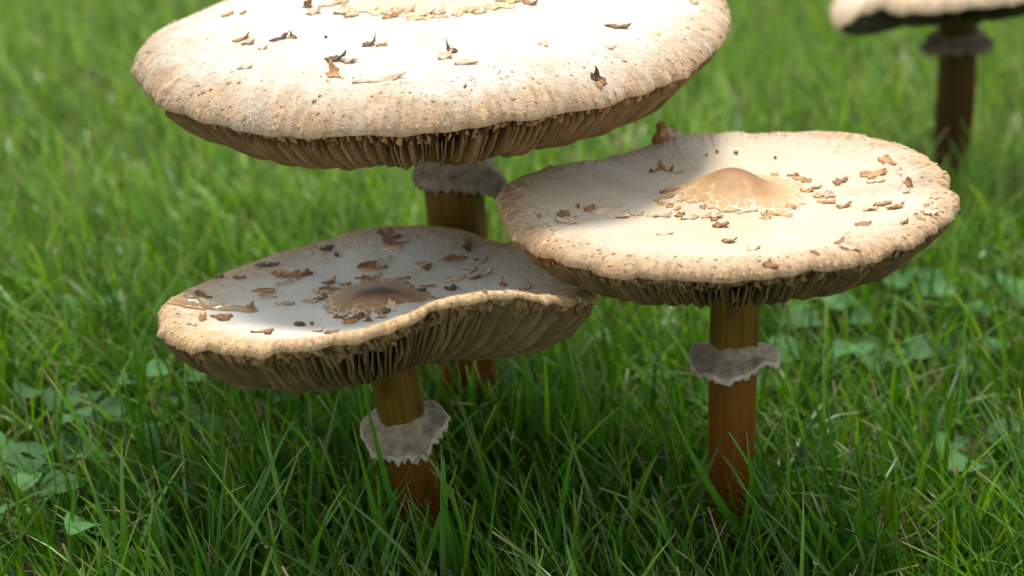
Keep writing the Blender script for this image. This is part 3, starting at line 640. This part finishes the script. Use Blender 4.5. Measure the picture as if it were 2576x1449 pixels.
def blades(name, n, xr, yr, Lr, wr, segs, cols, seed, keep=None, tan_tip=.5, fold=.25, hue=0.0, leanmax=52, gmul=(1, 1, 1), gfar=None, dead=.03):
    rg = np.random.default_rng(seed)
    x = rg.uniform(*xr, n); y = rg.uniform(*yr, n)
    # clumps
    kk = rg.random(n) < .55; cxs = rg.uniform(*xr, max(n // 9, 1)); cys = rg.uniform(*yr, max(n // 9, 1)); ci = rg.integers(0, len(cxs), n)
    x = np.where(kk, cxs[ci] + rg.normal(0, .006, n), x); y = np.where(kk, cys[ci] + rg.normal(0, .006, n), y)
    ok = np.ones(n, bool)
    for (sx, sy, sr) in [(-.0165, .728, .016), (.0935, .64, .012), (-.0322, .637, .012), (.30, 1.125, .015)]: ok &= np.hypot(x - sx, y - sy) > sr
    if keep is not None: ok &= keep(x, y, rg)
    x, y = x[ok], y[ok]; n = len(x)
    az = rg.uniform(0, 2 * np.pi, n); bias = rg.random(n) < .35; az = np.where(bias, rg.normal(np.pi, .7, n), az)
    a0 = np.radians(leanmax) * rg.random(n) ** 1.2; be = np.radians(rg.gamma(2.0, 16, n)).clip(0, 1.9)
    L = rg.uniform(*Lr, n) * np.where(rg.random(n) < .2, 1.25, 1.0) * np.where(rg.random(n) < .25, .62, 1.0); W = rg.uniform(*wr, n); dead_ = rg.random(n) < dead; W = np.where(dead_, W * .45, W); L = np.where(dead_, L * .8, L)
    t = np.linspace(0, 1, segs + 1)
    ang = a0[:, None] + be[:, None] * t[None, :] ** 1.7
    ds = L[:, None] / segs
    hor = np.concatenate([np.zeros((n, 1)), np.cumsum(np.sin(ang[:, :-1]) * ds, 1)], 1); ver = np.concatenate([np.zeros((n, 1)), np.cumsum(np.cos(ang[:, :-1]) * ds, 1)], 1)
    side0 = az + np.pi / 2 + rg.normal(0, .5, n); tw = rg.normal(0, .7, n)
    sd_ = side0[:, None] + tw[:, None] * t
    wob = rg.normal(0, .002, (n, 1)) * np.sin(t * np.pi * 1.3)
    px = x[:, None] + hor * np.cos(az)[:, None] + wob; py = y[:, None] + hor * np.sin(az)[:, None]
    pz = ground_z(x, y)[:, None] - .002 + ver
    cut = rg.random(n) < .45; tipw = np.where(cut, rg.uniform(.08, .34, n), .03)
    prof = np.minimum(1, .55 + 1.5 * t)[None, :] * (1 - (1 - tipw[:, None]) * t[None, :] ** 2.6)
    hw = W[:, None] / 2 * prof
    sx, sy = np.cos(sd_), np.sin(sd_)
    nx = -np.cos(ang) * np.cos(az)[:, None]; ny = -np.cos(ang) * np.sin(az)[:, None]; nz = np.sin(ang)
    offs = [-1, 0, 1] if cols == 3 else [-1, 1]
    V = np.zeros((n, segs + 1, cols, 3))
    for k, o_ in enumerate(offs):
        f_ = -fold * hw if o_ == 0 else 0 * hw
        V[:, :, k, 0] = px + o_ * hw * sx + f_ * nx; V[:, :, k, 1] = py + o_ * hw * sy + f_ * ny; V[:, :, k, 2] = pz + f_ * nz
    gf = grid_faces(segs + 1, cols); m_ = (segs + 1) * cols
    F = (gf[None] + (np.arange(n) * m_)[:, None, None]).reshape(-1, 4)
    # natural tint: fresh green, yellow-green, straw; pale sheath, dried cut tips
    gm_ = np.array(gmul); h = rg.random(n); g1 = np.array([.056, .200, .008]); g2 = np.array([.120, .265, .016]); g3 = np.array([.036, .140, .012])
    c0 = g1 + (g2 - g1) * np.clip(h * 1.6 - .5, 0, 1)[:, None] + (g3 - g1) * np.clip(.6 - h * 2, 0, 1)[:, None]
    c0 = c0 * (.55 + 1.0 * rg.random(n) ** 1.3)[:, None] * (gm_ if gfar is None else gm_ + (np.array(gfar) - gm_) * np.clip((y - .74) / .28, 0, 1)[:, None])   # foreground shade tinted into blades near the mushrooms, brighter farther back
    dd = dead_;  c0[dd] = np.array([.40, .29, .16]) * rg.uniform(.6, 1.1, dd.sum())[:, None]
    tip = np.array([.42, .30, .16]); tt = np.clip((t - .92) / .08, 0, 1)[None, :] * (rg.random(n) < tan_tip)[:, None] * rg.uniform(.3, 1, n)[:, None]
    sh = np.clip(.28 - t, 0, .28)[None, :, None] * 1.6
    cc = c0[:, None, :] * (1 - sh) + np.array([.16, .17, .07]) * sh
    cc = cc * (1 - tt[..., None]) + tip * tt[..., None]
    Cc = np.repeat(cc[:, :, None, :], cols, 2)
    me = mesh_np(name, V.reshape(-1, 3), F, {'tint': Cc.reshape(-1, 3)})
    return me

def stuff(name, me, label, cat): tag(link(name, me, M['grass']), label, cat, kind='stuff')
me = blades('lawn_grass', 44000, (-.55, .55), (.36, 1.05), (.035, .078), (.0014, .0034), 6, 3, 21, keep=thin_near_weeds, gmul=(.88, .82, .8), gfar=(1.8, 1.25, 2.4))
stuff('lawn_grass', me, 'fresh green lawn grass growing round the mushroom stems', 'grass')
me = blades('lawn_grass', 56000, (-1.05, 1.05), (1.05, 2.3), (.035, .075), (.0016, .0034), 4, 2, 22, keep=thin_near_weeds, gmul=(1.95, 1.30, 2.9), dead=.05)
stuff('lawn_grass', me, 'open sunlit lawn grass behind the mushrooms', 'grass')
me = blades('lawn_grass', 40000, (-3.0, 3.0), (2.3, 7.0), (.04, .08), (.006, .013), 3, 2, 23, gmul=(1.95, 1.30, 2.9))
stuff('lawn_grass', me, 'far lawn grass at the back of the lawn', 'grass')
me = blades('thatch', 5000, (-.5, .5), (.4, 1.2), (.012, .035), (.0014, .0030), 4, 2, 24, dead=.75, leanmax=85)
stuff('thatch', me, 'dry straw and clippings low down between the grass blades', 'straw')
me = blades('cut_straw', 5200, (-.5, .5), (.40, 1.1), (.024, .050), (.0013, .0026), 5, 2, 26, dead=.85, leanmax=42, gmul=(1, 1, 1))
stuff('cut_straw', me, 'frayed tan tips of mown grass stalks standing between the green blades', 'straw')

me = blades('tall_grass', 260, (-.075, .035), (.672, .712), (.06, .095), (.0024, .0044), 7, 3, 31, leanmax=30, dead=.0)
stuff('tall_grass', me, 'dense taller grass in front of the tallest mushroom stem', 'grass')
# single blades that stand out
def one_blade(base, tip, Ytip, wid, label, seed, sag=.15, pale=0.0, cut=False):
    rg = np.random.default_rng(seed); B_ = on_ground(*base); T_ = on_depth(tip[0], tip[1], B_[1] + Ytip)
    segs = 12; t = np.linspace(0, 1, segs + 1); mid = (B_ + T_) / 2 + np.array([-(T_ - B_)[0] * sag, 0, abs((T_ - B_)[2]) * sag])
    P = ((1 - t) ** 2)[:, None] * B_ + (2 * t * (1 - t))[:, None] * mid + (t ** 2)[:, None] * T_
    d = np.gradient(P, axis=0); d /= np.linalg.norm(d, axis=1)[:, None]
    view = np.array([.35 * rg.normal(), -1, .2]); sdv = np.cross(d, view); sdv /= np.linalg.norm(sdv, axis=1)[:, None]; nn = np.cross(sdv, d)
    hw = wid / 2 * np.minimum(1, .6 + 1.4 * t) * (1 - (.55 if cut else .97) * t ** 2.4)
    V = np.stack([P - sdv * hw[:, None], P + nn * hw[:, None] * .3, P + sdv * hw[:, None]], 1)
    V2 = V - nn[:, None, :] * .00012
    Va = np.concatenate([V.reshape(-1, 3), V2.reshape(-1, 3)]); gf = grid_faces(segs + 1, 3); n0 = (segs + 1) * 3
    F = np.concatenate([gf, gf[:, ::-1] + n0])
    c0 = np.array([.075, .245, .014]) * (1 - pale) + np.array([.36, .33, .17]) * pale
    cc = c0 * (1 - np.clip((t - .9) / .1, 0, 1)[:, None] * .8) + np.array([.42, .31, .17]) * np.clip((t - .9) / .1, 0, 1)[:, None] * .8
    C_ = np.tile(np.repeat(cc[:, None, :], 3, 1).reshape(-1, 3), (2, 1))
    tag(link('grass_blade', mesh_np('grass_blade', Va, F, {'tint': C_}), M['grass']), label, 'grass blade', 'single tall grass blades')
one_blade((1985, 1480), (1690, 1035), -.005, .0042, 'long broad grass blade slanting across the stem under the brown-knobbed cap', 1, -.10)
one_blade((1065, 1500), (912, 965), -.01, .0036, 'dark tall grass blade crossing the frayed ring of the lowest mushroom', 2, -.08)
one_blade((1030, 1560), (886, 1062), -.01, .0034, 'tall grass blade with dry tip beside the lowest mushroom stem', 3, -.06)
one_blade((1128, 1600), (1116, 1146), -.005, .0040, 'upright bright grass blade in front of the lowest mushroom stem', 4, .05)
one_blade((1010, 1600), (1150, 1170), .0, .0034, 'grass blade leaning against the foot of the lowest mushroom', 5, .0)
one_blade((1370, 1560), (1450, 1088), .0, .0032, 'tall grass blade with a pale straw tip between the two ringed stems', 6, .08)
one_blade((420, 1330), (300, 925), .0, .0040, 'tall dark grass blade rising above the round weed leaves', 7, -.03)
one_blade((380, 1300), (440, 1065), .0, .0040, 'pale yellow grass blade bent over the round weed leaves', 8, .10, .55)
one_blade((2320, 1280), (2362, 945), .0, .0042, 'pale upright cut grass blade in the open grass beside the brown-knobbed mushroom', 9, .05, .2, True)
one_blade((2130, 1480), (2080, 985), .01, .0030, 'thin tall grass blade near the stem of the brown-knobbed mushroom', 10, -.02)
one_blade((2270, 1560), (2018, 1252), -.02, .0046, 'broad light green grass blade lying low and slanting with a dry tip', 11, -.05)
one_blade((1925, 1500), (1878, 1085), -.015, .0032, 'slim grass blade standing against the brown-knobbed mushroom stem', 12, -.03)
one_blade((1290, 1420), (1182, 1052), .0, .0034, 'dark slanting grass blade just behind the lowest mushroom stem', 13, -.03)

# ------------------------------------------------------------------ weeds
def leaf_mesh(seed, notch=0.0, asp=.8):
    rg = np.random.default_rng(seed); nu, nv = 9, 7
    t = np.linspace(0, 1, nu); v = np.linspace(-1, 1, nv); T, Vv = np.meshgrid(t, v, indexing='ij')
    wd = asp * .5 * np.sin(np.pi * np.clip(T, 0.02, .985) ** .75) ** .7
    x = Vv * wd; y = T - notch * np.clip(T - .6, 0, 1) * (1 - np.abs(Vv)) * 1.2
    z = .16 * np.abs(Vv) * wd * 2 - .28 * (T - .3) ** 2 + .03 * np.sin(T * 9 + Vv * 4 + seed)
    V = np.stack([x, y, z], -1).reshape(-1, 3)
    return mesh_np('leaf', V, grid_faces(nu, nv))
LEAF = [leaf_mesh(i, nt_, a_) for i, (nt_, a_) in enumerate([(0, .75), (.35, .95), (0, .9), (.3, .85)])]
for m_ in LEAF: m_.materials.append(M['leaf'])
def weed(x, y, n, size, kind, seed, label, group, h=.022):
    rg = np.random.default_rng(seed); z0 = float(ground_z(x, y))
    e = bpy.data.objects.new('lawn_weed', None); COL.objects.link(e); e.location = (x, y, z0); e.empty_display_size = .01
    tag(e, label, 'weed', group)
    for k in range(n):
        az = 2 * np.pi * (k + rg.uniform(-.3, .3)) / n; st = rg.uniform(.3, 1.0) * size * 1.1; hh = h * rg.uniform(.6, 1.25)
        end = np.array([math.cos(az) * st, math.sin(az) * st, hh])
        lf = bpy.data.objects.new('leaf', LEAF[rg.integers(0, 2) * 2 + kind]); COL.objects.link(lf); lf.parent = e
        s_ = size * rg.uniform(.9, 1.45); lf.scale = (s_, s_, s_); lf.location = end
        lf.rotation_euler = (rg.uniform(-.25, .5), rg.normal(0, .25), az - math.pi / 2 + rg.normal(0, .3))
        tt = np.linspace(0, 1, 5); P = np.stack([end[0] * tt, end[1] * tt, hh * tt ** .6 - .004 * (1 - tt)], -1)
        a = np.linspace(0, 2 * np.pi, 5, endpoint=False); V = (P[:, None, :] + .0006 * np.stack([np.cos(a), np.sin(a), 0 * a], -1)[None]).transpose(1, 0, 2).reshape(-1, 3)
        link('stalk', mesh_np('stalk', V, grid_faces(5, 5, True)), M['stalk'], e)
for i, (px, py, n, s_, k) in enumerate(wl):
    p = on_ground(px, py + 40)
    left = p[0] < 0
    lab = '%s-leaved low weed with %s leaves in the grass %s mushroom' % ({3: 'three', 4: 'four', 5: 'five'}[n], ('smooth oval', 'notched round')[k], 'beside the lowest' if left else 'behind the brown-knobbed')
    weed(p[0], p[1], n, s_, k, 70 + i, lab, 'lawn weeds', h=.032)
# fallen leaf
p = on_ground(2155, 860); lf = bpy.data.objects.new('fallen_leaf', leaf_mesh(44, 0, .6)); COL.objects.link(lf); lf.data.materials.append(M['dead_leaf'])
lf.location = (p[0], p[1], .035); lf.scale = (.02, .02, .02); lf.rotation_euler = (.2, .3, 1.2); tag(lf, 'small orange-brown dead leaf caught in the grass', 'leaf')

# ------------------------------------------------------------------ dew clinging to the blades
m, t, b = newmat('dew'); b.inputs['Base Color'].default_value = (1, 1, 1, 1); b.inputs['Roughness'].default_value = .02; b.inputs['Transmission Weight'].default_value = 1; b.inputs['IOR'].default_value = 1.33
src = [o for o in bpy.data.objects if o.name.startswith('lawn_grass')][:2]; rg = np.random.default_rng(5); Vs = []; Fs = []
ring_a = np.linspace(0, 2 * np.pi, 8, endpoint=False)
for o_, cnt in zip(src, (260, 300)):
    me = o_.data; co_ = np.empty(len(me.vertices) * 3, np.float32); me.vertices.foreach_get('co', co_); co_ = co_.reshape(-1, 3)
    hi = co_[co_[:, 2] > .022]
    for P in hi[rg.integers(0, len(hi), cnt)]:
        r_ = rg.uniform(.0005, .0012); b0 = len(Vs); Vs.append(P + [0, 0, r_])
        for ph in (.6, 1.3, 2.0, 2.6):
            for a_ in ring_a: Vs.append(P + r_ * np.array([math.sin(ph) * math.cos(a_), math.sin(ph) * math.sin(a_), math.cos(ph)]))
        Vs.append(P - [0, 0, r_])
        for i in range(8):
            j = (i + 1) % 8; Fs.append((b0, b0 + 1 + i, b0 + 1 + j)); Fs.append((b0 + 33, b0 + 25 + j, b0 + 25 + i))
            for k in range(3): Fs.append((b0 + 1 + k * 8 + i, b0 + 1 + k * 8 + 8 + i, b0 + 1 + k * 8 + 8 + j, b0 + 1 + k * 8 + j))
tag(link('dew', mesh_np('dew', np.array(Vs), Fs), m), 'tiny clear dew drops clinging to the grass blades', 'dew', kind='stuff')
